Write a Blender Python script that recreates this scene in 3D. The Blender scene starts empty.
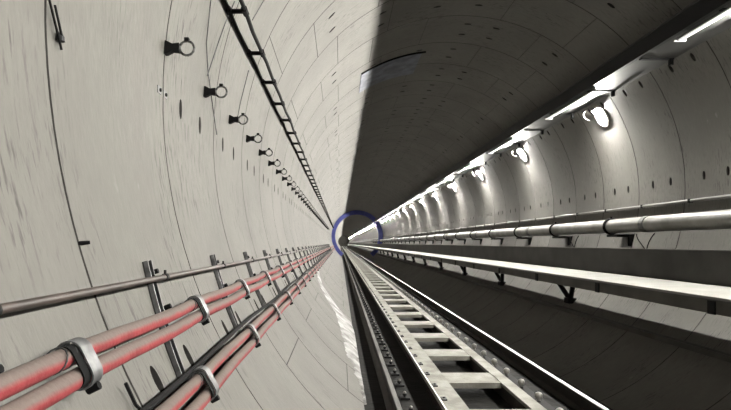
import bpy, math, random
from mathutils import Vector
random.seed(7)
PI = math.pi
scene = bpy.context.scene
COL = scene.collection

# ---------------------------------------------------------------- layout (metres, eye at the origin, tunnel along +Y)
CX, CZ, R = 2.01, 0.81, 3.0          # tunnel axis and bore radius
FLOOR = -1.61
RW = 1.25                            # ring width of the lining
J0 = 1.88                            # a ring joint
YB, YE = -11.0, 300.0                # built length of the tunnel


def wp(phi, off=0.0):
    """point (x, z) on the lining at angle phi (degrees), off metres inside it"""
    a = math.radians(phi)
    return CX + (R - off) * math.cos(a), CZ + (R - off) * math.sin(a)


def ang(dx, dz, off=0.0):
    n = math.hypot(dx, dz); a, b = dx / n, dz / n; r = R - off
    d = a * CX + b * CZ
    t = d + math.sqrt(d * d - (CX * CX + CZ * CZ) + r * r)
    return math.degrees(math.atan2(b * t - CZ, a * t - CX)) % 360


# ---------------------------------------------------------------- materials
def mat(name, col=(.5, .5, .5), rough=.6, metal=0.0, var=0.25, scale=6.0, bump=0.0, bscale=40.0, dark=None, emit=None):
    m = bpy.data.materials.new(name); m.use_nodes = True
    nt = m.node_tree; b = nt.nodes['Principled BSDF']; L = nt.links
    b.inputs['Roughness'].default_value = rough; b.inputs['Metallic'].default_value = metal
    tc = nt.nodes.new('ShaderNodeTexCoord')
    n = nt.nodes.new('ShaderNodeTexNoise'); n.inputs['Scale'].default_value = scale; n.inputs['Detail'].default_value = 5
    L.new(tc.outputs['Object'], n.inputs['Vector'])
    r = nt.nodes.new('ShaderNodeValToRGB')
    d = dark or tuple(c * (1 - var) for c in col)
    r.color_ramp.elements[0].position = .35; r.color_ramp.elements[0].color = (*d, 1)
    r.color_ramp.elements[1].position = .65; r.color_ramp.elements[1].color = (*col, 1)
    L.new(n.outputs['Fac'], r.inputs['Fac']); L.new(r.outputs['Color'], b.inputs['Base Color'])
    if bump:
        n2 = nt.nodes.new('ShaderNodeTexNoise'); n2.inputs['Scale'].default_value = bscale; n2.inputs['Detail'].default_value = 4
        L.new(tc.outputs['Object'], n2.inputs['Vector'])
        bp = nt.nodes.new('ShaderNodeBump'); bp.inputs['Strength'].default_value = bump; bp.inputs['Distance'].default_value = .02
        L.new(n2.outputs['Fac'], bp.inputs['Height']); L.new(bp.outputs['Normal'], b.inputs['Normal'])
    if emit:
        b.inputs['Emission Color'].default_value = (*emit[0], 1); b.inputs['Emission Strength'].default_value = emit[1]
    return m


def concrete(name, base, streak, stain, lo=.60):
    m = bpy.data.materials.new(name); m.use_nodes = True
    nt = m.node_tree; b = nt.nodes['Principled BSDF']; L = nt.links; N = nt.nodes.new
    b.inputs['Roughness'].default_value = .85
    tc = N('ShaderNodeTexCoord')

    def noise(rot, sc, detail=4, rough=.55):
        mp = N('ShaderNodeMapping'); mp.inputs['Rotation'].default_value = rot; mp.inputs['Scale'].default_value = sc
        L.new(tc.outputs['Object'], mp.inputs['Vector'])
        n = N('ShaderNodeTexNoise'); n.inputs['Scale'].default_value = 1; n.inputs['Detail'].default_value = detail
        n.inputs['Roughness'].default_value = rough
        L.new(mp.outputs['Vector'], n.inputs['Vector']); return n

    def ramp(n, p0, p1, c0=(0, 0, 0, 1), c1=(1, 1, 1, 1)):
        r = N('ShaderNodeValToRGB'); r.color_ramp.elements[0].position = p0; r.color_ramp.elements[1].position = p1
        r.color_ramp.elements[0].color = c0; r.color_ramp.elements[1].color = c1
        L.new(n.outputs['Fac'], r.inputs['Fac']); return r

    def mix(fac, a, c, k=1.0):
        x = N('ShaderNodeMix'); x.data_type = 'RGBA'
        if k != 1.0:
            mm = N('ShaderNodeMath'); mm.operation = 'MULTIPLY'; mm.inputs[1].default_value = k
            L.new(fac, mm.inputs[0]); fac = mm.outputs[0]
        L.new(fac, x.inputs[0])
        for i, v in ((6, a), (7, c)):
            if isinstance(v, tuple): x.inputs[i].default_value = (*v, 1)
            else: L.new(v, x.inputs[i])
        return x.outputs[2]
    broad = ramp(noise((0, 0, 0), (.8, .8, .8), 5), .35, .68)
    c = mix(broad.outputs['Color'], tuple(v * .78 for v in base), base)
    s1 = ramp(noise((math.radians(-20), 0, 0), (8, 46, 7), 3, .6), lo, lo + .12)       # thin slanting form-work scuffs
    m1 = ramp(noise((0, 0, 0), (1.3, 1.9, 1.0), 2), .42, .62)
    mm = N('ShaderNodeMath'); mm.operation = 'MULTIPLY'
    L.new(s1.outputs['Color'], mm.inputs[0]); L.new(m1.outputs['Color'], mm.inputs[1])
    c = mix(mm.outputs[0], c, streak, .9)
    s2 = ramp(noise((math.radians(-10), 0, 0), (2.4, 9, 2.2), 4, .65), .66, .8)
    c = mix(s2.outputs['Color'], c, stain, .5)
    mo = ramp(noise((math.radians(-8), 0, 0), (11, 26, 10), 5, .65), .38, .62)                # fine mottling
    c = mix(mo.outputs['Color'], c, tuple(v * .72 for v in base), .45)
    sp = ramp(noise((0, 0, 0), (5, 7, 5), 3, .5), .72, .78)                            # pale splashes
    c = mix(sp.outputs['Color'], c, (.20, .195, .188), .45)
    L.new(c, b.inputs['Base Color'])
    bn = noise((math.radians(-12), 0, 0), (22, 60, 22), 4, .6)
    bp = N('ShaderNodeBump'); bp.inputs['Strength'].default_value = .25; bp.inputs['Distance'].default_value = .01
    L.new(bn.outputs['Fac'], bp.inputs['Height']); L.new(bp.outputs['Normal'], b.inputs['Normal'])
    return m


M = {}
M['lining'] = concrete('lining_concrete', (.139, .134, .122), (0.024, 0.0231, 0.0202), (.052, .050, .045), .55)
M['pocket'] = mat('pocket_grime', (0.0337, 0.0313, 0.0289), .9, var=.4, scale=20)
M['floor'] = mat('muddy_floor', (0.0118, 0.0112, 0.0101), .8, dark=(0.00592, 0.00562, 0.00533), scale=3, bump=.5, bscale=9)
M['track'] = mat('pale_concrete_beam', (0.247, 0.245, 0.216), .7, dark=(0.143, 0.135, 0.114), scale=5, bump=.3)
M['rail_side'] = mat('rusty_rail', (0.024, 0.0178, 0.0135), .65, .3, dark=(0.012, 0.00914, 0.00722), scale=8)
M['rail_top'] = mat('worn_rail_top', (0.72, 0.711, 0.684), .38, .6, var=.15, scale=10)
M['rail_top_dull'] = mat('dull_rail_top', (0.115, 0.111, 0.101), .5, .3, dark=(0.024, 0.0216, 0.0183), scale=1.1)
M['bolt'] = mat('galvanised_bolt', (0.239, 0.235, 0.219), .4, .5, var=.3, scale=30)
M['dark_steel'] = mat('dark_steel', (.0065, .0065, .007), .75, var=.4, scale=5)
M['fascia'] = mat('charcoal_fascia', (0.0106, 0.0106, 0.012), .6, .2, var=.3, scale=2)
M['shelf'] = mat('grey_shelf_panel', (.055, .055, .053), .7, var=.25, scale=2)
M['galv'] = mat('galvanised_steel', (.13, .132, .135), .5, .3, dark=(.06, .06, .062), scale=22)
M['post'] = mat('dusty_channel_steel', (0.0361, 0.0375, 0.0385), .5, .4, dark=(0.0168, 0.0168, 0.0183), scale=18)
M['black'] = mat('black_rubber', (0.00325, 0.00325, 0.00358), .9, var=.3, scale=20)
M['hanger_ring'] = mat('worn_hanger_ring', (0.144, 0.144, 0.139), .4, .6, dark=(0.024, 0.024, 0.024), scale=60)
M['pipe'] = mat('pale_steel_pipe', (.25, .247, .232), .42, .3, dark=(.16, .157, .147), scale=3)
M['brown_pipe'] = mat('rust_brown_pipe', (0.0577, 0.0423, 0.0361), .55, .2, dark=(0.0265, 0.0202, 0.0173), scale=6)
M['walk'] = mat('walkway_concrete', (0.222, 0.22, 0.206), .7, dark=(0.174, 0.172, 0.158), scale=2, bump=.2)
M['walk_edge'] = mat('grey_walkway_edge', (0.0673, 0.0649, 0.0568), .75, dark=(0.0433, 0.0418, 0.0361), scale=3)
M['trough'] = mat('dark_trough', (.040, .0385, .035), .8, dark=(0.0226, 0.022, 0.02), scale=2)
M['blue'] = mat('blue_painted_steel', (.075, .09, .33), .5, .1, dark=(.055, .065, .24), scale=2)
M['grout'] = mat('dried_grout', (.36, .355, .35), .8, dark=(.13, .127, .122), scale=4, bump=.8, bscale=14)
M['plate'] = mat('blue_grey_plate', (.135, .145, .18), .7, dark=(.07, .075, .095), scale=5)
M['white_paint'] = mat('white_painted_metal', (0.361, 0.361, 0.351), .5, var=.1)
M['glow_white'] = mat('glow_disc_white', (.78, .78, .76), .6, var=.05)  # for the added disc that imitates the lamp's glow
M['bulb'] = mat('lit_bulb', (1, 1, 1), .4, emit=((1.0, .97, .90), 81000))
M['bulb_back'] = mat('dimmed_bulb_back', (1, 1, 1), .4, emit=((1.0, .97, .90), 15000))  # made-up split emission, tunes the light on the right wall
M['diffuser'] = mat('lit_diffuser', (.9, .9, .9), .4, emit=((1.0, .985, .94), 1.0))


M['black'].node_tree.nodes['Principled BSDF'].inputs['Specular IOR Level'].default_value = .2


M['floor'].node_tree.nodes['Principled BSDF'].inputs['Specular IOR Level'].default_value = .12
M['dark_steel'].node_tree.nodes['Principled BSDF'].inputs['Specular IOR Level'].default_value = .2


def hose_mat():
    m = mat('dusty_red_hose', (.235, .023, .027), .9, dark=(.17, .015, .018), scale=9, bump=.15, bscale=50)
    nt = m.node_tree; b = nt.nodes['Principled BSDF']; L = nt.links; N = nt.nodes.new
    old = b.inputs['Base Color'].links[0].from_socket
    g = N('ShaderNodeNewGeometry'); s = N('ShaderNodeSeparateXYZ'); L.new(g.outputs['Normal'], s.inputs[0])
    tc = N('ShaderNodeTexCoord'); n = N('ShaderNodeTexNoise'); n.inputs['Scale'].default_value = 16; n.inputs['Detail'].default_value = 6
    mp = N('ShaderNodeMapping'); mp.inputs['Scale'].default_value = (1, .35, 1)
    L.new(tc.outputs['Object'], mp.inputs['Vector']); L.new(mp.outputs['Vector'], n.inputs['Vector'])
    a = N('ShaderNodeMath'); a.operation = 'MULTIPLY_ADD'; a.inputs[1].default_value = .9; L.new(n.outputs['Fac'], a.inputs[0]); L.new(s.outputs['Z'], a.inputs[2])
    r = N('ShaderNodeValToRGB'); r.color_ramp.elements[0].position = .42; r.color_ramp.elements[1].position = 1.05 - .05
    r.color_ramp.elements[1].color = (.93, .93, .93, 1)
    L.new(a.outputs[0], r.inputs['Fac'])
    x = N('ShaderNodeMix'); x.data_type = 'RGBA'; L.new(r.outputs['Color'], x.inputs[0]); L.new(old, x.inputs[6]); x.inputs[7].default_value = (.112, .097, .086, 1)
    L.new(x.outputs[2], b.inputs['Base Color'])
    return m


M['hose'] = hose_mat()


# ---------------------------------------------------------------- mesh helpers
class MB:
    def __init__(s): s.v, s.f, s.mi = [], [], []
    def add(s, vs, fs, mi=0):
        o = len(s.v); s.v += [tuple(v) for v in vs]; s.f += [tuple(i + o for i in f) for f in fs]; s.mi += [mi] * len(fs); return s
    def box(s, x0, x1, y0, y1, z0, z1, mi=0):
        vs = [(x, y, z) for x in (x0, x1) for y in (y0, y1) for z in (z0, z1)]
        return s.add(vs, [(0, 1, 3, 2), (4, 6, 7, 5), (0, 4, 5, 1), (2, 3, 7, 6), (0, 2, 6, 4), (1, 5, 7, 3)], mi)
    def prism(s, prof, y0, y1, mi=0, caps=True):
        """closed profile of (x, z) run along Y"""
        n = len(prof)
        vs = [(x, y0, z) for x, z in prof] + [(x, y1, z) for x, z in prof]
        fs = [(i, (i + 1) % n, n + (i + 1) % n, n + i) for i in range(n)]
        if caps: fs += [tuple(range(n))[::-1], tuple(range(n, 2 * n))]
        return s.add(vs, fs, mi)
    def tube(s, pts, r, n=10, mi=0, caps=True, closed=False):
        pts = [Vector(p) for p in pts]; k = len(pts); rings = []
        up = None
        for i, p in enumerate(pts):
            if closed: t = pts[(i + 1) % k] - pts[i - 1]
            else: t = pts[min(i + 1, k - 1)] - pts[max(i - 1, 0)]
            t.normalize()
            if up is None:
                up = Vector((0, 0, 1)) if abs(t.z) < .9 else Vector((1, 0, 0))
            a = t.cross(up).normalized(); up = a.cross(t).normalized()
            rr = r[i] if isinstance(r, (list, tuple)) else r
            rings.append([p + rr * (math.cos(2 * PI * q / n) * a + math.sin(2 * PI * q / n) * up) for q in range(n)])
        vs = [v for g in rings for v in g]; fs = []
        for i in range(k if closed else k - 1):
            j = (i + 1) % k
            fs += [(i * n + q, i * n + (q + 1) % n, j * n + (q + 1) % n, j * n + q) for q in range(n)]
        if caps and not closed: fs += [tuple(range(n))[::-1], tuple(range((k - 1) * n, k * n))]
        return s.add(vs, fs, mi)
    def dome(s, c, r, h, n=10, mi=0, base=0.0):
        """bolt head with a rounded cap, standing along +Z"""
        prof = [(r, 0), (r, base), (r * .95, base + h * .45), (r * .7, base + h * .82), (r * .3, base + h)]
        vs = [(c[0] + a * math.cos(2 * PI * q / n), c[1] + a * math.sin(2 * PI * q / n), c[2] + b) for a, b in prof for q in range(n)]
        fs = [(i * n + q, i * n + (q + 1) % n, (i + 1) * n + (q + 1) % n, (i + 1) * n + q) for i in range(len(prof) - 1) for q in range(n)]
        fs.append(tuple(range((len(prof) - 1) * n, len(prof) * n)))
        return s.add(vs, fs, mi)
    def build(s, name, mats, parent=None, smooth=True, angle=35):
        me = bpy.data.meshes.new(name); me.from_pydata(s.v, [], s.f); me.update()
        for m in (mats if isinstance(mats, (list, tuple)) else [mats]): me.materials.append(m)
        me.polygons.foreach_set('material_index', s.mi)
        if smooth:
            me.polygons.foreach_set('use_smooth', [True] * len(me.polygons)); me.set_sharp_from_angle(angle=math.radians(angle))
        o = bpy.data.objects.new(name, me); COL.objects.link(o)
        if parent: o.parent = parent
        return o


def tag(o, label=None, cat=None, group=None, kind=None):
    if label: o['label'] = label
    if cat: o['category'] = cat
    if group: o['group'] = group
    if kind: o['kind'] = kind
    return o


def thing(name, label, cat, loc=(0, 0, 0), group=None):
    o = bpy.data.objects.new(name, None); o.location = loc; o.empty_display_size = .1
    COL.objects.link(o); return tag(o, label, cat, group)


def copy_tree(o, parent=None):
    c = o.copy(); COL.objects.link(c); c.parent = parent
    for ch in KIDS.get(o.name, []): copy_tree(ch, c)
    return c


KIDS = {}


def note_kids(root):
    for o in list(COL.objects):
        if o.parent: KIDS.setdefault(o.parent.name, [])
        if o.parent and o not in KIDS[o.parent.name]: KIDS[o.parent.name].append(o)


ORD = ['nearest', 'second', 'third', 'fourth', 'fifth', 'sixth', 'seventh', 'eighth', 'ninth', 'tenth', 'eleventh', 'twelfth']


def row(proto, ys, label_fn, group, x=0, z=0):
    """the first is the prototype itself, the others are copies; ys are positions along the tunnel"""
    note_kids(proto)
    for i, y in enumerate(ys):
        o = proto if i == 0 else copy_tree(proto)
        o.location = (x, y, z); o['label'] = label_fn(i); o['group'] = group


# ---------------------------------------------------------------- the lining, ring by ring
POCKETS = (179.6, 206.2, 134.9, 116.9, 98.7, 86.0, 76.4, 55.0, 32.0, 2.3, 343.0, 307.0)
SEG = (48, 70, 107, 126, 148, 223, 296)


def lining(name, p0, p1, ynear, yfar):
    mb = MB(); G = .007; GD = .016
    j0 = math.floor((ynear - J0) / RW); j1 = math.ceil((yfar - J0) / RW)
    for j in range(j0, j1):
        y0, y1 = J0 + j * RW, J0 + (j + 1) * RW
        segs = [((a + (7 if j % 2 else -7)) % 360) for a in SEG]
        segs = [a if a >= p0 - .01 else a + 360 for a in segs]
        segs = [a for a in segs if p0 + 1 < a < p1 - 1]
        pk = [a if a >= p0 else a + 360 for a in POCKETS]
        pk = [a for a in pk if p0 + 2 < a < p1 - 2 and all(abs(a - s) > 2.2 for s in segs)]
        hp = 1.6; gd = math.degrees(.0035 / R)
        cols = [(p0, 0), (p1, 0)]
        n = int((p1 - p0) / 2.0)
        for k in range(1, n):
            a = p0 + (p1 - p0) * k / n
            if all(abs(a - b) > hp + .3 for b in pk) and all(abs(a - b) > .5 for b in segs): cols.append((a, 0))
        for a in segs: cols += [(a - gd, 0), (a, GD), (a + gd, 0)]
        for a in pk: cols += [(a - hp, 0), (a + hp, 0)]
        cols.sort()
        detail = -3 < y0 < 46
        rows = [(y0, GD), (y0 + G, 0)]
        PA = [y0 + .278 * RW, y0 + .66 * RW]; PB = [y0 + .17 * RW, y0 + .52 * RW]
        py = sorted(PA + PB) if detail else []
        if y0 < 3: pk = [a for a in pk if abs(a - 179.6) > 1]
        for y in py: rows += [(y - .06, 0), (y + .06, 0)]
        rows += [(y1 - G, 0), (y1, GD)]
        nc = len(cols)
        vs = []
        for y, gy in rows:
            for a, ga in cols:
                x, z = wp(a, -max(gy, ga)); vs.append((x, y, z))
        o = len(mb.v); mb.v += vs
        pcells = {}
        for a in pk:
            ci = next(i for i, c in enumerate(cols) if abs(c[0] - (a - hp)) < 1e-6)
            for y in ((PB if abs(a - 206.2) < .1 else PA) if detail else []):
                ri = next(i for i, r_ in enumerate(rows) if abs(r_[0] - (y - .06)) < 1e-6)
                pcells[(ri, ci)] = (a, y)
        for r_ in range(len(rows) - 1):
            for c in range(nc - 1):
                q = (o + r_ * nc + c, o + r_ * nc + c + 1, o + (r_ + 1) * nc + c + 1, o + (r_ + 1) * nc + c)
                if (r_, c) in pcells:
                    a, y = pcells[(r_, c)]
                    m = 16; s0 = len(mb.v); rad = .05
                    for d in (0, -.06):
                        for k in range(m):
                            t = 2 * PI * (k + .5) / m - 3 * PI / 4 - PI / m
                            x, z = wp(a + math.degrees(rad * 1.25 * math.cos(t) / R), d)
                            mb.v.append((x, y + rad * .62 * math.sin(t), z))
                    # corners in order (low a, low y), (high a, low y), (high a, high y), (low a, high y)
                    for e in range(4):
                        arc = [s0 + (e * 4 + k) % m for k in range(5)]
                        mb.f.append((q[e], q[(e + 1) % 4]) + tuple(arc[::-1])); mb.mi.append(0)
                    for k in range(m):
                        mb.f.append((s0 + k, s0 + (k + 1) % m, s0 + m + (k + 1) % m, s0 + m + k)); mb.mi.append(1)
                    mb.f.append(tuple(range(s0 + m, s0 + 2 * m))); mb.mi.append(1)
                else:
                    groove = max(rows[r_][1], rows[r_ + 1][1], cols[c][1], cols[c + 1][1]) > 0
                    mb.f.append(q); mb.mi.append(1 if groove else 0)
    # the far stretch, rings too small to show their pockets
    ys = [J0 + j1 * RW + k * 4 * RW for k in range(int((YE - J0 - j1 * RW) / (4 * RW)) + 2)]
    n = int((p1 - p0) / 3); o = len(mb.v)
    for y in ys:
        for k in range(n + 1):
            x, z = wp(p0 + (p1 - p0) * k / n, -.016 if y == ys[0] else 0); mb.v.append((x, y, z))
    for i in range(len(ys) - 1):
        for k in range(n):
            mb.f.append((o + i * (n + 1) + k, o + i * (n + 1) + k + 1, o + (i + 1) * (n + 1) + k + 1, o + (i + 1) * (n + 1) + k)); mb.mi.append(0)
    ob = mb.build(name, [M['lining'], M['pocket']], angle=14)
    return tag(ob, kind='structure')


lining('wall_left', 128.0, 234.5, YB, 60)
lining('ceiling', 38.0, 128.0, YB, 60)
lining('wall_right', -67.0, 38.0, YB, 60)
mb = MB(); mb.prism([(.15, FLOOR), (2.58, FLOOR), (2.64, -1.93), (3.25, -1.95), (3.25, -2.15), (.15, -2.15)], YB, YE + 3); tag(mb.build('floor', M['floor']), kind='structure')
for nm, y in (('wall_far', YE + 1.2), ('wall_near', YB - .3)):
    mb = MB(); mb.prism([wp(a, -.1) for a in range(-66, 236, 4)], y, y + .2)
    tag(mb.build(nm, M['walk_edge']), kind='structure')

# crust of dried grout along the foot of the left wall
LB_ = [(15.5, 207.5), (12.6, 213), (11.6, 219), (10.8, 224.9), (9.2, 227.6), (7.9, 229.7), (7.1, 231.6), (6.5, 233.0), (5.5, 233.9)]
RB_ = [(15.7, 208.2), (12.9, 217), (12.2, 225), (11.3, 233.6), (10.0, 234.4), (8.6, 234.4), (7.6, 234.4), (6.6, 234.4), (5.5, 234.4)]
mb = MB(); rng = random.Random(3); NC = 10; wa = wb = 0.0; NR = 14; nrow = 0
for i in range(len(LB_) - 1):
    for q in range(NR):
        t = q / NR
        wa = .8 * wa + rng.uniform(-.45, .45); wb = .8 * wb + rng.uniform(-.3, .3)
        l = [LB_[i][j] + (LB_[i + 1][j] - LB_[i][j]) * t for j in (0, 1)]; e = [RB_[i][j] + (RB_[i + 1][j] - RB_[i][j]) * t for j in (0, 1)]
        l[1] = min(l[1] + wa, 233.9); e[1] = min(e[1] + wb, 234.4) if e[1] < 233 else e[1]
        for k in range(NC):
            u = k / (NC - 1); y = l[0] + (e[0] - l[0]) * u; a = l[1] + (e[1] - l[1]) * u
            th = .004 + .016 * math.sin(PI * u) * rng.uniform(.4, 1.2)
            if k in (0, NC - 1): th = -.004
            x, z = wp(a, th); mb.v.append((x, y, max(z, FLOOR + .001)))
        nrow += 1
for i in range(nrow - 1):
    for k in range(NC - 1):
        mb.f.append((i * NC + k, i * NC + k + 1, (i + 1) * NC + k + 1, (i + 1) * NC + k)); mb.mi.append(0)
tag(mb.build('grout_crust', M['grout'], angle=60), 'crumpled whitish crust of dried grout running along foot of left wall', 'grout crust', kind='stuff')

# ---------------------------------------------------------------- track between the walls
ZT = -1.45
PITCH = 1.38; TIE = .46; T0 = 5.82 - PITCH * 12
t = thing('track_ladder', 'pale ladder-shaped concrete track beam with open square bays between the two rails', 'track beam', (0, 0, FLOOR))
def lz(z): return z - FLOOR
for x0, x1 in ((.925, 1.13), (1.675, 1.80)):
    mb = MB(); mb.box(x0, x1, YB, 295, lz(ZT) - .035, lz(ZT)); bm_ = mb.build('side_beam', M['track'], t, smooth=False)
    mb = MB(); mb.box(x0 + .015, x1 - .015, YB, 295, 0, lz(ZT) - .036); mb.build('dark_inset', M['rail_side'], bm_, smooth=False)  # added inset, coloured dark to keep the bay sides dark
mb = MB(); mb.box(1.80, 1.90, YB, 295, lz(ZT) - .03, lz(ZT) - .012); mb.build('bolt_ledge', M['dark_steel'], t, smooth=False)
mb = MB(); mb.box(.912, .925, YB, 295, lz(ZT) - .035, lz(ZT) + .012); mb.build('edge_angle', M['rail_top'], t, smooth=False)
ties = [y for y in (T0 + PITCH * k for k in range(112)) if y > 3]
tie_me = None
for y in ties[:70]:
    if tie_me is None:
        mb = MB(); mb.box(1.13, 1.675, -.0, TIE, lz(ZT) - .06, lz(ZT) - .004); o = mb.build('cross_tie', M['track'], t, smooth=False); tie_me = o.data
    else:
        o = bpy.data.objects.new('cross_tie', tie_me); COL.objects.link(o); o.parent = t
    o.location = (0, y, 0)
mb = MB()
for y in ties[70:]: mb.box(1.13, 1.675, y, y + TIE, .02, lz(ZT) - .004)
tag(mb.build('distant_tie', M['track'], t, smooth=False), kind='stuff')
knob_me = None
for k in range(95):
    if knob_me is None:
        mb = MB(); mb.tube([(0, 0, 0), (0, 0, .03)], .018, 8); mb.dome((0, 0, .028), .036, .038, 10, base=.012)
        o = mb.build('knob_bolt', M['bolt'], t); knob_me = o.data
    else:
        o = bpy.data.objects.new('knob_bolt', knob_me); COL.objects.link(o); o.parent = t
    o.location = (1.845, 3.2 + .5 * k, lz(ZT) - .012)
clip_me = None
for k in range(60):
    if clip_me is None:
        mb = MB(); mb.box(-.022, .022, -.05, .05, 0, .012); mb.dome((0, 0, .012), .014, .012, 6)
        o = mb.build('edge_clip', M['post'], t, smooth=False); clip_me = o.data
    else:
        o = bpy.data.objects.new('edge_clip', clip_me); COL.objects.link(o); o.parent = t
    o.location = (.965, 4.7 + .5 * k, lz(ZT))


def rail(name, x, label, top, side_bolts, w=.025):
    r = thing(name, label, 'rail', (x, 0, FLOOR)); h = lz(ZT)
    MB().prism([(-.07, .0), (.07, .0), (.07, .012), (.012, .03), (.012, h - .045), (w, h - .035), (w, h - .006), (-w, h - .006), (-w, h - .035), (-.012, h - .045), (-.012, .03), (-.07, .012)], YB, 295).build('rail_body', M['rail_side'], r, smooth=False)
    MB().prism([(-w, h - .006), (w, h - .006), (w - .006, h), (-w + .006, h)], YB, 295).build('rail_head', top, r, smooth=False)
    me = None
    for k in range(70):
        if me is None:
            m2 = MB(); m2.box(-.05, .05, -.06, .06, 0, .02); m2.tube([(0, 0, .02), (0, 0, .06)], .012, 8); m2.dome((0, 0, .035), .024, .022, 8)
            o = m2.build('rail_fastening', [M['dark_steel']], r); me = o.data
            m3 = MB(); m3.dome((0, 0, .0), .016, .02, 8); cap = m3.build('bolt_cap', M['bolt'], o); cap.location = (0, 0, .056)
        else:
            o = bpy.data.objects.new('rail_fastening', me); COL.objects.link(o); o.parent = r
            c2 = cap.copy(); COL.objects.link(c2); c2.parent = o
        o.location = (side_bolts, 3.2 + .52 * k, 0.0)
    return r


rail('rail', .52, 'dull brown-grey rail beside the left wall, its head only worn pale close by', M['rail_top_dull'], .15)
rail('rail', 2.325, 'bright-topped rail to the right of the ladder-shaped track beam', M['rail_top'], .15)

# ---------------------------------------------------------------- right side: walkway, trough, supports, pipes
ZW = -.48
w = thing('side_walkway', 'long pale-topped walkway ledge along the right wall', 'walkway', (3.29, 0, ZW))
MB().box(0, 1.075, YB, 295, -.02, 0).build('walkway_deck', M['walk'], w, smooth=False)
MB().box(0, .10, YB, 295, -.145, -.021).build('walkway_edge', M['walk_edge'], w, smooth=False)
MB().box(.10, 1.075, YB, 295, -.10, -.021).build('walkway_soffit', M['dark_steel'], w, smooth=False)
MB().box(-.012, 0, YB, 295, -.012, 0.006).build('edge_strip', M['walk'], w, smooth=False)
me = None
for k in range(30):
    if me is None:
        m2 = MB(); m2.box(-.012, 0, -.05, .05, -.15, -.03); o = m2.build('joint_strap', M['dark_steel'], w, smooth=False); me = o.data
    else:
        o = bpy.data.objects.new('joint_strap', me); COL.objects.link(o); o.parent = w
    o.location = (0, 4.95 + 2.2 * k, 0)
c = thing('cable_trough', 'dark upright trough standing along the back of the pale walkway', 'trough', (4.27, 0, ZW))
MB().box(0, .02, YB, 295, 0, .385).build('front_board', M['trough'], c, smooth=False)
MB().box(.02, .095, YB, 295, 0.0, .36).build('trough_body', M['trough'], c, smooth=False)
MB().box(-.004, .095, YB, 295, .385, .40).build('trough_lid', M['walk_edge'], c, smooth=False)

# V shaped supports under the walkway
sup = thing('walkway_support', '', 'support')
anchor = Vector((4.30, 0, -1.07)); topz = ZW - .10
for s in (-1, 1):
    m2 = MB(); m2.tube([anchor, (4.16, .52 * s, topz)], .045, 8); m2.box(4.08, 4.26, .52 * s - .12, .52 * s + .12, topz - .02, topz); m2.build('strut', M['black'], sup)
m2 = MB(); m2.box(4.22, 4.37, -.1, .1, -1.12, -1.02); m2.build('anchor_block', M['dark_steel'], sup, smooth=False)
row(sup, [10.45 + 4.4 * k for k in range(12)],
    lambda i: (f'black V-shaped strut support under the pale walkway, {ORD[i]} along from the camera' if i < 8 else 'tiny distant black V-shaped walkway support beyond the eighth one'), 'V-shaped walkway supports')

# grey angle ledge low on the right lining
p = wp(316.5, .03)
lg = MB(); lg.prism([(p[0] - .03, p[1] - .035), (p[0] + .08, p[1] - .035), (p[0] + .08, p[1] + .03), (p[0] - .03, p[1] + .03)], YB, 295)
tag(lg.build('wall_conduit', M['walk_edge'], smooth=False), 'thin grey conduit low on the dark right wall below the walkway', 'conduit')

# big steel pipe with clamps
PX, PZ, PR = 4.70, .287, .118
bp_ = thing('steel_pipe', 'thick pale steel pipe running along the right wall above the walkway', 'pipe', (PX, 0, PZ))
MB().tube([(0, YB, 0), (0, 295, 0)], PR, 28).build('pipe_body', M['pipe'], bp_)
me = None
for k in range(20):
    if me is None:
        m2 = MB(); m2.tube([(0, -.06, 0), (0, .06, 0)], PR + .010, 28); o = m2.build('pipe_coupling', M['galv'], bp_); me = o.data
    else:
        o = bpy.data.objects.new('pipe_coupling', me); COL.objects.link(o); o.parent = bp_
    o.location = (0, 8.55 + 5.2 * k, 0)
br = thing('pipe_bracket', '', 'pipe bracket')
m2 = MB()
for dy in (-.025, .025):
    m2.tube([(PX + (PR + .012) * math.cos(q), dy, PZ + (PR + .012) * math.sin(q)) for q in [2 * PI * k / 24 for k in range(24)]], .012, 6, closed=True)
m2.build('clamp_ring', M['black'], br)
m2 = MB(); m2.box(PX - .05, 4.955, -.30, .07, PZ - PR - .065, PZ - PR - .022); m2.build('support_arm', M['black'], br, smooth=False)
m2 = MB(); m2.box(4.86, 4.93, -.32, -.24, -.05, PZ - PR - .03); m2.build('wall_plate', M['black'], br, smooth=False)
m2 = MB(); m2.tube([(PX, 0, PZ + PR + .01), (PX, 0, PZ + PR + .05)], .018, 8); m2.build('clamp_bolt', M['black'], br)
row(br, [9.7 + 2.5 * k for k in range(30)],
    lambda i: (f'black clamp bracket holding the thick pale pipe, {ORD[i]} along from the camera' if i < 8 else 'small distant black clamp bracket on the thick pale pipe beyond the eighth'), 'pipe clamp brackets')
# dangling cable loops under the pipe
for k, (y, d, lb) in enumerate(((8.9, .5, 'black cable loop drooping below the thick pipe just before the nearest clamp bracket'),
                                (11.6, .4, 'black cable loop drooping below the thick pipe before the second clamp bracket'))):
    m2 = MB(); pts = []
    for i in range(13):
        q = i / 12; xx = 4.86 - .03 * math.sin(PI * q)
        pts.append((xx, y + d * (q - .5) + .05 * math.sin(9 * q), .15 - .22 * math.sin(PI * q) * (1 + .3 * math.sin(5 * q))))
    m2.tube(pts, .009, 6); tag(m2.build('drooping_cable', M['black']), lb, 'cable')
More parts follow.
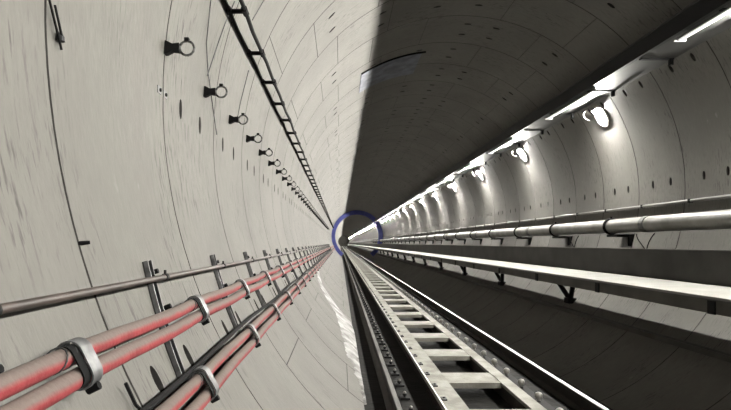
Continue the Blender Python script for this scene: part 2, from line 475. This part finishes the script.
# thin conduit above
cd = thing('conduit_line', 'thin pale conduit on the right wall above the thick steel pipe', 'conduit', (4.972, 0, .60))
MB().tube([(0, YB, 0), (0, 295, 0)], .022, 10).build('conduit_tube', M['pipe'], cd)
me = None
for k in range(40):
    if me is None:
        m2 = MB(); m2.box(-.028, .04, -.02, .02, -.028, .028); o = m2.build('saddle', M['dark_steel'], cd, smooth=False); me = o.data
    else:
        o = bpy.data.objects.new('saddle', me); COL.objects.link(o); o.parent = cd
    o.location = (0, 4.2 + 1.25 * k, 0)

# ---------------------------------------------------------------- overhead shelf, strip lights, wall lamps
ZS = 2.485; XF = 3.99
sh = thing('overhead_shelf', 'dark-fronted overhead shelf running high along the right wall above the lamps', 'shelf', (XF, 0, ZS))
MB().box(.05, .52, YB, 295, 0, .03).build('shelf_panel', M['shelf'], sh, smooth=False)
MB().prism([(0, 0), (.05, 0), (.05, .205), (0, .205)], YB, 295).build('fascia_beam', M['fascia'], sh, smooth=False)
MB().prism([(-.02, .205), (.07, .205), (.07, .225), (-.02, .225)], YB, 295).build('fascia_cap', M['shelf'], sh, smooth=False)
me = None
for k in range(60):
    if me is None:
        m2 = MB(); m2.box(.055, .50, -.03, .03, -.012, 0); m2.box(.45, .49, -.03, .03, -.09, -.012)
        o = m2.build('cross_bracket', M['dark_steel'], sh, smooth=False); me = o.data
    else:
        o = bpy.data.objects.new('cross_bracket', me); COL.objects.link(o); o.parent = sh
    o.location = (0, 7.55 + 1.6 * (k - 4) - .0, 0)

LY = [9.93 + 4.27 * k for k in range(-5, 68)]
ly_sorted = [y for y in LY if y > 9] + [y for y in LY if y <= 9]
n_front = sum(1 for y in LY if y > 9)
sl = thing('strip_light', '', 'strip light')
m2 = MB(); m2.box(4.085, 4.155, -1.0, 1.0, ZS - .026, ZS - .013); m2.build('housing', M['white_paint'], sl, smooth=False)
m2 = MB(); m2.prism([(4.088, ZS - .026), (4.152, ZS - .026), (4.14, ZS - .038), (4.10, ZS - .038)], -.98, .98); m2.build('diffuser', M['diffuser'], sl, smooth=False)
m2 = MB(); m2.box(4.06, 4.20, 1.0, 1.025, ZS - .040, ZS - .013); m2.build('end_bracket', M['white_paint'], sl, smooth=False)
def strip_label(i):
    if i < 9: return f'lit white strip light under the overhead shelf, {ORD[i]} fully seen one from the camera'
    if i < n_front: return 'tiny distant white strip light under the overhead shelf beyond the ninth'
    return 'white strip light under the overhead shelf at the edge of the view or behind it'
row(sl, [y + .13 for y in ly_sorted], strip_label, 'strip lights under the shelf')

XL, ZL = 4.545, 2.325
la = thing('wall_lamp', '', 'lamp')
xw = CX + math.sqrt(R * R - (ZL - CZ) ** 2)
ux, uz = CX - wp(28.6)[0], CZ - wp(28.6)[1]; un = math.hypot(ux, uz); ux /= un; uz /= un
bx, bz = wp(28.6)
m2 = MB(); m2.tube([(bx - ux * .004, 0, bz - uz * .004), (bx + ux * .016, 0, bz + uz * .016), (bx + ux * .024, 0, bz + uz * .024)], [.20, .20, .19], 32); m2.build('glow_disc', M['glow_white'], la)  # added white disc, catches bulb light to imitate a round glow
m2 = MB(); m2.tube([(xw - .018, .0, ZL), (XL + .01, .10, ZL), (XL, .11, ZL)], .008, 8); m2.build('arm', M['dark_steel'], la)
m2 = MB(); m2.tube([(XL, .125, ZL), (XL, .075, ZL)], .016, 12); m2.build('socket', M['dark_steel'], la)
m2 = MB(); m2.tube([(XL, .075, ZL), (XL, .07, ZL), (XL, -.068, ZL), (XL, -.075, ZL)], [.005, .009, .009, .005], 12)
for fi, f_ in enumerate(m2.f):                       # the half turned to the wall is set far dimmer to keep light off it
    cxx = sum(m2.v[i][0] for i in f_) / len(f_) - XL; czz = sum(m2.v[i][2] for i in f_) / len(f_) - ZL
    m2.mi[fi] = 0 if -.95 * cxx + .33 * czz > 1e-5 else 1
m2.build('bulb', [M['bulb'], M['bulb_back']], la)
m2 = MB()
m2.tube([(xw - .02 - .12 * math.sin(PI * k / 14), .32, ZL + .02 - .10 * math.cos(PI * k / 14)) for k in range(15)], .007, 8); m2.build('guard_loop', M['white_paint'], la)
m2 = MB(); m2.prism([(XL - .045, ZL + .028), (XL + .03, ZL + .028), (XL + .03, ZL + .034), (XL - .045, ZL + .034)], -.16, .13); m2.build('up_shield', M['white_paint'], la, smooth=False)  # added plate, blocks upward light so the shelf underside stays darker
def lamp_label(i):
    if i < 9: return f'glowing bare lamp on the right wall under the shelf, {ORD[i]} visible from the camera'
    if i < n_front: return 'tiny distant glowing lamp on the right wall beyond the ninth'
    return 'glowing lamp on the right wall outside the view, nearer than the nearest one seen'
row(la, ly_sorted, lamp_label, 'lamps along the right wall')

# ---------------------------------------------------------------- left wall fittings
def arc_pts(a0, a1, off, n, y=0.0): return [(*wp(a0 + (a1 - a0) * k / n, off),) for k in range(n + 1)]

# channel posts
PA0, PA1 = ang(-197, -19), ang(-153, -128)
po = thing('channel_post', '', 'post')
def curved_bar(a0, a1, o0, o1, y0, y1, n=8, lean=0.0):
    m = MB()
    for k in range(n + 1):
        a = a0 + (a1 - a0) * k / n
        for o_, y in ((o0, y0), (o0, y1), (o1, y1), (o1, y0)):
            x, z = wp(a, o_); m.v.append((x, y + lean * k / n, z))
    for k in range(n):
        for q in range(4): m.f.append((k * 4 + q, k * 4 + (q + 1) % 4, k * 4 + 4 + (q + 1) % 4, k * 4 + 4 + q)); m.mi.append(0)
    m.f += [(3, 2, 1, 0), (n * 4, n * 4 + 1, n * 4 + 2, n * 4 + 3)]; m.mi += [0, 0]
    return m
curved_bar(PA0, PA1, -.004, .006, -.026, .026, lean=-.14).build('web', M['post'], po, smooth=False)
curved_bar(PA0, PA1, .006, .026, -.026, -.020, lean=-.14).build('flange', M['galv'], po, smooth=False)
curved_bar(PA0, PA1, .006, .026, .020, .026, lean=-.14).build('flange', M['post'], po, smooth=False)
for a in (PA0 + 1.0, PA0 + 4.2):
    x, z = wp(a, 0); x2, z2 = wp(a, .03); m2 = MB(); m2.tube([(x, .055, z), (x2, .055, z2)], .011, 8); m2.build('anchor_bolt', M['black'], po)
row(po, [1.19 + 1.25 * k for k in range(34)],
    lambda i: (f'short grey channel post on the left wall crossing the brown pipe, {ORD[i]} from the camera' if i < 9 else 'tiny distant grey channel post on the left wall beyond the ninth'), 'channel posts on the left wall')

# brown service pipe on the posts
sa = ang(-1, -.195, .045); x, z = wp(sa, .045)
sp = thing('service_pipe', 'thin rust-brown pipe clipped to the channel posts on the left wall', 'pipe', (x, 0, z))
MB().tube([(0, YB, 0), (0, 120, 0)], .0125, 14).build('pipe_body', M['brown_pipe'], sp)
me = None
for k in range(34):
    if me is None:
        m2 = MB(); m2.tube([(0, -.014, 0), (0, .014, 0)], .017, 12); m2.tube([(0, 0, .015), (.0, 0, .032)], .006, 6)
        o = m2.build('pipe_clip', M['dark_steel'], sp); me = o.data
    else:
        o = bpy.data.objects.new('pipe_clip', me); COL.objects.link(o); o.parent = sp
    o.location = (0, 1.26 + 1.25 * k, 0)

# hoses
HR = .027
def hose(slope, off, label, sag=0.0):
    a = ang(-1, -slope, off); x, z = wp(a, off)
    h = thing('red_hose', label, 'hose', (x, 0, z), 'dusty red hoses')
    pts = []; y = YB
    while y < 120:
        q = (y - .4) / 1.25; s = -sag * (math.sin(PI * q) ** 2) if y < 40 else -sag / 2
        pts.append((0.3 * s, y, s)); y += .21 if y < 30 else 3
    MB().tube(pts, HR, 16).build('hose_body', M['hose'], h)
    return a, x, z
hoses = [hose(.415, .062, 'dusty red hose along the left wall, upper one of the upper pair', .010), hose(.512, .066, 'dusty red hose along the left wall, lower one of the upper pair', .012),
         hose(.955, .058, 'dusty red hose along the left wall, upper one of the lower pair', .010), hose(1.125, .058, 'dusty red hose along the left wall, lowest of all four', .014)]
a = ang(-1, -.845, .035); x, z = wp(a, .035)
bc = thing('black_cable', 'thick black cable just above the lower pair of red hoses', 'cable', (x, 0, z))
MB().tube([(.004 * math.sin(i * 1.0), YB + .5 * i, .008 * math.sin(i * .9)) for i in range(240)], .0125, 10).build('cable_body', M['black'], bc)

def saddle(name, h1, h2):
    r = thing(name, '', 'hose clamp')
    o1 = Vector((h1[1], h1[2])); o2 = Vector((h2[1], h2[2]))
    d = (o2 - o1).normalized(); inn = Vector((d.y * -1, d.x)); mid = (o1 + o2) / 2
    if (Vector((CX, CZ)) - mid).dot(inn) < 0: inn = -inn
    rr = HR + .007; prof = []
    for k in range(9):                                    # around the upper hose, from the wall side outwards
        q = math.radians(-60 + 150 * k / 8); prof.append(o1 + rr * (-d * math.cos(q) + inn * math.sin(q)))
    for k in range(9):
        q = math.radians(90 - 150 * k / 8); prof.append(o2 + rr * (d * math.cos(q) + inn * math.sin(q)))
    prof = [prof[0] - inn * .03 - d * .012] + prof + [prof[-1] - inn * .03 + d * .012]
    m = MB(); n = len(prof)
    cen = mid
    for p in prof:
        e = (p - cen).normalized() * .005
        for qx, yy in ((p, -.03), (p, .03), (p + e, .03), (p + e, -.03)): m.v.append((qx.x, yy, qx.y))
    for k in range(n - 1):
        for q in range(4): m.f.append((k * 4 + q, k * 4 + (q + 1) % 4, k * 4 + 4 + (q + 1) % 4, k * 4 + 4 + q)); m.mi.append(0)
    m.f += [(3, 2, 1, 0), (n * 4 - 4, n * 4 - 3, n * 4 - 2, n * 4 - 1)]; m.mi += [0, 0]
    m.build('band', M['galv'], r, angle=40)
    # dark rubber liner beside the band
    m = MB()
    lin = prof[6:17]
    for p in lin:
        p2 = p - (p - cen).normalized() * .004
        for qx, yy in ((p2, -.065), (p2, -.027), (p2 - inn * .004, -.027), (p2 - inn * .004, -.065)): m.v.append((qx.x, yy, qx.y))
    for k in range(len(lin) - 1):
        for q in range(4): m.f.append((k * 4 + q, k * 4 + (q + 1) % 4, k * 4 + 4 + (q + 1) % 4, k * 4 + 4 + q)); m.mi.append(0)
    m.build('liner', M['black'], r)
    m = MB(); e = o2 + d * (rr + .010) - inn * .012
    m.tube([(e.x, 0, e.y), (e.x + inn.x * .035, 0, e.y + inn.y * .035)], .012, 8); m.build('clamp_bolt', M['black'], r)
    for dy in (-.10, -.05):
        m = MB(); m.tube([(o1.x + (HR + .003) * math.cos(2 * PI * k / 14), dy + .02 * math.sin(2 * PI * k / 14), o1.y + (HR + .003) * math.sin(2 * PI * k / 14)) for k in range(14)], .0022, 5, closed=True)
        m.build('tie_wire', M['post'], r)
    return r

s1 = saddle('hose_clamp', hoses[0], hoses[1])
row(s1, [1.50 + 1.25 * k for k in range(32)],
    lambda i: (f'grey saddle clamp around the upper pair of red hoses, {ORD[i]} from the camera' if i < 9 else 'tiny distant grey clamp on the upper pair of red hoses beyond the ninth'), 'clamps on the upper hoses')
s2 = saddle('hose_clamp', hoses[2], hoses[3])
row(s2, [2.38 + 1.25 * k for k in range(31)],
    lambda i: (f'grey saddle clamp around the lower pair of red hoses, {ORD[i]} from the camera' if i < 9 else 'tiny distant grey clamp on the lower pair of red hoses beyond the ninth'), 'clamps on the lower hoses')

# black hangers higher up
ha = thing('cable_hanger', '', 'hanger')
x, z = wp(174.67)
m2 = MB()
m2.prism([(x - .005, z - .036), (x + .012, z - .036), (x + .045, z - .019), (x + .082, z - .024), (x + .082, z + .024), (x + .045, z + .019), (x + .012, z + .036), (x - .005, z + .036)], -.022, .022); m2.build('stem', M['black'], ha, smooth=False)
m2 = MB(); m2.tube([(x + .122 + .040 * math.cos(2 * PI * k / 18), 0, z + .040 * math.sin(2 * PI * k / 18)) for k in range(18)], .0075, 8, closed=True); m2.build('ring', M['hanger_ring'], ha)
m2 = MB(); m2.box(x + .11, x + .134, -.014, .014, z + .038, z + .056); m2.build('catch', M['black'], ha, smooth=False)
row(ha, [3.13 + .905 * k for k in range(46)],
    lambda i: (f'black stub hanger with an empty ring on the left wall, {ORD[i]} from the camera' if i < 10 else 'tiny distant black hanger on the left wall beyond the tenth'), 'black ring hangers on the left wall')

# cable ladder near the crown of the left wall
LA, LB, LZ = -.832, -.712, 1.738
cl = thing('cable_ladder', 'black cable ladder with rungs running high along the left wall', 'cable ladder', (0, 0, 0))
for x in (LA, LB):
    m = MB()
    m.tube([(x + .005 * math.sin(i * 1.9 + x), YB + .4 * i, LZ + .006 * math.sin(i * 1.1 + x)) for i in range(250)], .0165, 8); m.build('side_rail', M['black'], cl)
me = None
for k in range(70):
    if me is None:
        m = MB(); m.tube([(LA - .02, 0, LZ), (LB + .012, 0, LZ)], .019, 8)
        for x in (LA, LB): m.tube([(x, -.05, LZ), (x, .05, LZ)], .025, 8)
        o = m.build('rung', M['black'], cl); me = o.data
    else:
        o = bpy.data.objects.new('rung', me); COL.objects.link(o); o.parent = cl
    o.location = (0, 4.2 + .93 * (k - 3), 0)

# odd fittings
def wall_tube(name, seq, r, m, label, cat, off=.012):
    mb_ = MB(); mb_.tube([(*[wp(a, o_)[0]], y, wp(a, o_)[1]) for a, y, o_ in seq], r, 6)
    return tag(mb_.build(name, M[m]), label, cat)
st = thing('wire_clip', 'black double-pronged wire clip high on the left wall beside the first joint', 'clip')
m = MB(); m.tube([(wp(a, .015)[0], y, wp(a, .015)[1]) for a, y in ((178.4, 1.83), (182.6, 1.955))], .0045, 6); m.build('prong', M['black'], st)
m = MB(); m.tube([(wp(a, .02)[0], y, wp(a, .02)[1]) for a, y in ((180.0, 1.905), (181.9, 1.955))], .0045, 6); m.build('prong', M['black'], st)
m = MB(); x, z = wp(181.8, .012); m.dome((x, 1.955, z - .012), .016, .03, 8); m.build('stud', M['post'], st)
x, z = wp(195.7)
m = MB(); m.tube([(x - .005, 1.89, z), (x + .03, 1.90, z + .004)], [.008, .006], 8); tag(m.build('wall_peg', M['black']), 'small dark peg sticking out of the first joint on the left wall', 'peg')
for k, (y, lb) in enumerate(((3.06, 'small grey square plate at the joint under the nearest ring hanger, left of its twin'), (3.16, 'small grey square plate at the joint under the nearest ring hanger, right of its twin'))):
    x, z = wp(179.5)
    pl = thing('fixing_plate', lb, 'plate', (x, y, z), 'square plates under the nearest hanger')
    m = MB(); m.box(-.004, .006, -.03, .03, -.02, .02); m.build('plate_body', M['galv'], pl, smooth=False)
    m = MB(); m.tube([(.006, 0, 0), (.014, 0, 0)], .010, 8); m.build('plate_bolt', M['black'], pl)
wires = (((164, 3.75, .01), (169, 3.87, .012), (171.8, 4.02, .012), (177, 4.35, .01), (179, 4.45, .01)),
         ((160, 4.25, .01), (164, 4.18, .015), (168, 4.12, .015), (172.5, 4.02, .012)),
         ((150, 5.0, .01), (153, 4.93, .012), (158, 4.85, .012)),
         ((164, 5.3, .01), (170, 5.25, .014), (174, 5.21, .012)))
wl = ('thin dark wire hanging from the cable ladder slanting down past the second hanger', 'thin dark wire joining the cable ladder to the slanting wire below it', 'short thin dark wire on the wall above the cable ladder', 'thin dark wire hanging from the cable ladder farther along')
for s_, l_ in zip(wires, wl): wall_tube('loose_wire', s_, .004, 'post', l_, 'wire')

# wire tangle hooks under the nearest upper clamp
wall_tube('loose_wire', ((205.0, 1.78, .03), (206.5, 1.80, .02), (208.0, 1.86, .015), (209.6, 1.98, .012)), .006, 'black', 'loose black wire hanging from the nearest upper hose clamp', 'wire')

# bluish repair plate curved round the crown just past the shadow edge
bpz = thing('crown_plate', 'bluish-grey curved plate strip fixed across the ceiling near the bright left wall', 'plate')
for k in range(4):
    a1 = 122.0 - 6.2 * k
    m = curved_bar(a1 - 6.1, a1, .003, .010, 11.1, 12.5, 5); m.build('panel', M['plate'], bpz, smooth=False)
m = curved_bar(96.0, 122.0, .003, .028, 11.06, 11.1, 14); m.build('edge_strip', M['black'], bpz, smooth=False)

# blue steel ring far down the tunnel
rg = thing('portal_ring', 'blue painted steel ring lining the tunnel far down the track', 'ring', (CX, 66, FLOOR))
def ring_mb(a0, a1, ro, ri, y0, y1, n):
    m = MB()
    for k in range(n + 1):
        a = math.radians(a0 + (a1 - a0) * k / n)
        for r_, y in ((ro, y0), (ro, y1), (ri, y1), (ri, y0)): m.v.append((r_ * math.cos(a), y, CZ - FLOOR + r_ * math.sin(a)))
    for k in range(n):
        for q in range(4): m.f.append((k * 4 + q, k * 4 + (q + 1) % 4, k * 4 + 4 + (q + 1) % 4, k * 4 + 4 + q)); m.mi.append(0)
    m.f += [(3, 2, 1, 0), (n * 4, n * 4 + 1, n * 4 + 2, n * 4 + 3)]; m.mi += [0, 0]
    return m
ring_mb(-52, 232, R - .005, R - .34, -.6, .6, 60).build('ring_body', M['blue'], rg)
for y in (-.75, .75):
    m = ring_mb(-52, 232, R - .005, R - .42, y - .04, y + .04, 60); m.build('flange', M['blue'], rg)

# ---------------------------------------------------------------- world, camera, colour
wd = bpy.data.worlds.new('tunnel_dark'); scene.world = wd; wd.use_nodes = True
wd.node_tree.nodes['Background'].inputs['Color'].default_value = (0, 0, 0, 1)
cam = bpy.data.cameras.new('camera'); co = bpy.data.objects.new('camera', cam); COL.objects.link(co)
co.location = (0, 0, 0); co.rotation_euler = (PI / 2, 0, 0)
cam.sensor_width = 36; cam.lens = 36 * 560 / 731; cam.shift_x = 25.5 / 731; cam.shift_y = 38 / 731
cam.clip_start = .05; cam.clip_end = 500
scene.camera = co
vs = scene.view_settings
vs.view_transform = 'Standard'; vs.look = 'None'; vs.gamma = 1; vs.use_curve_mapping = False; vs.exposure = -0.27
cy = scene.cycles
cy.use_denoising = True; cy.max_bounces = 10; cy.diffuse_bounces = 6; cy.sample_clamp_indirect = 6; cy.use_light_tree = True
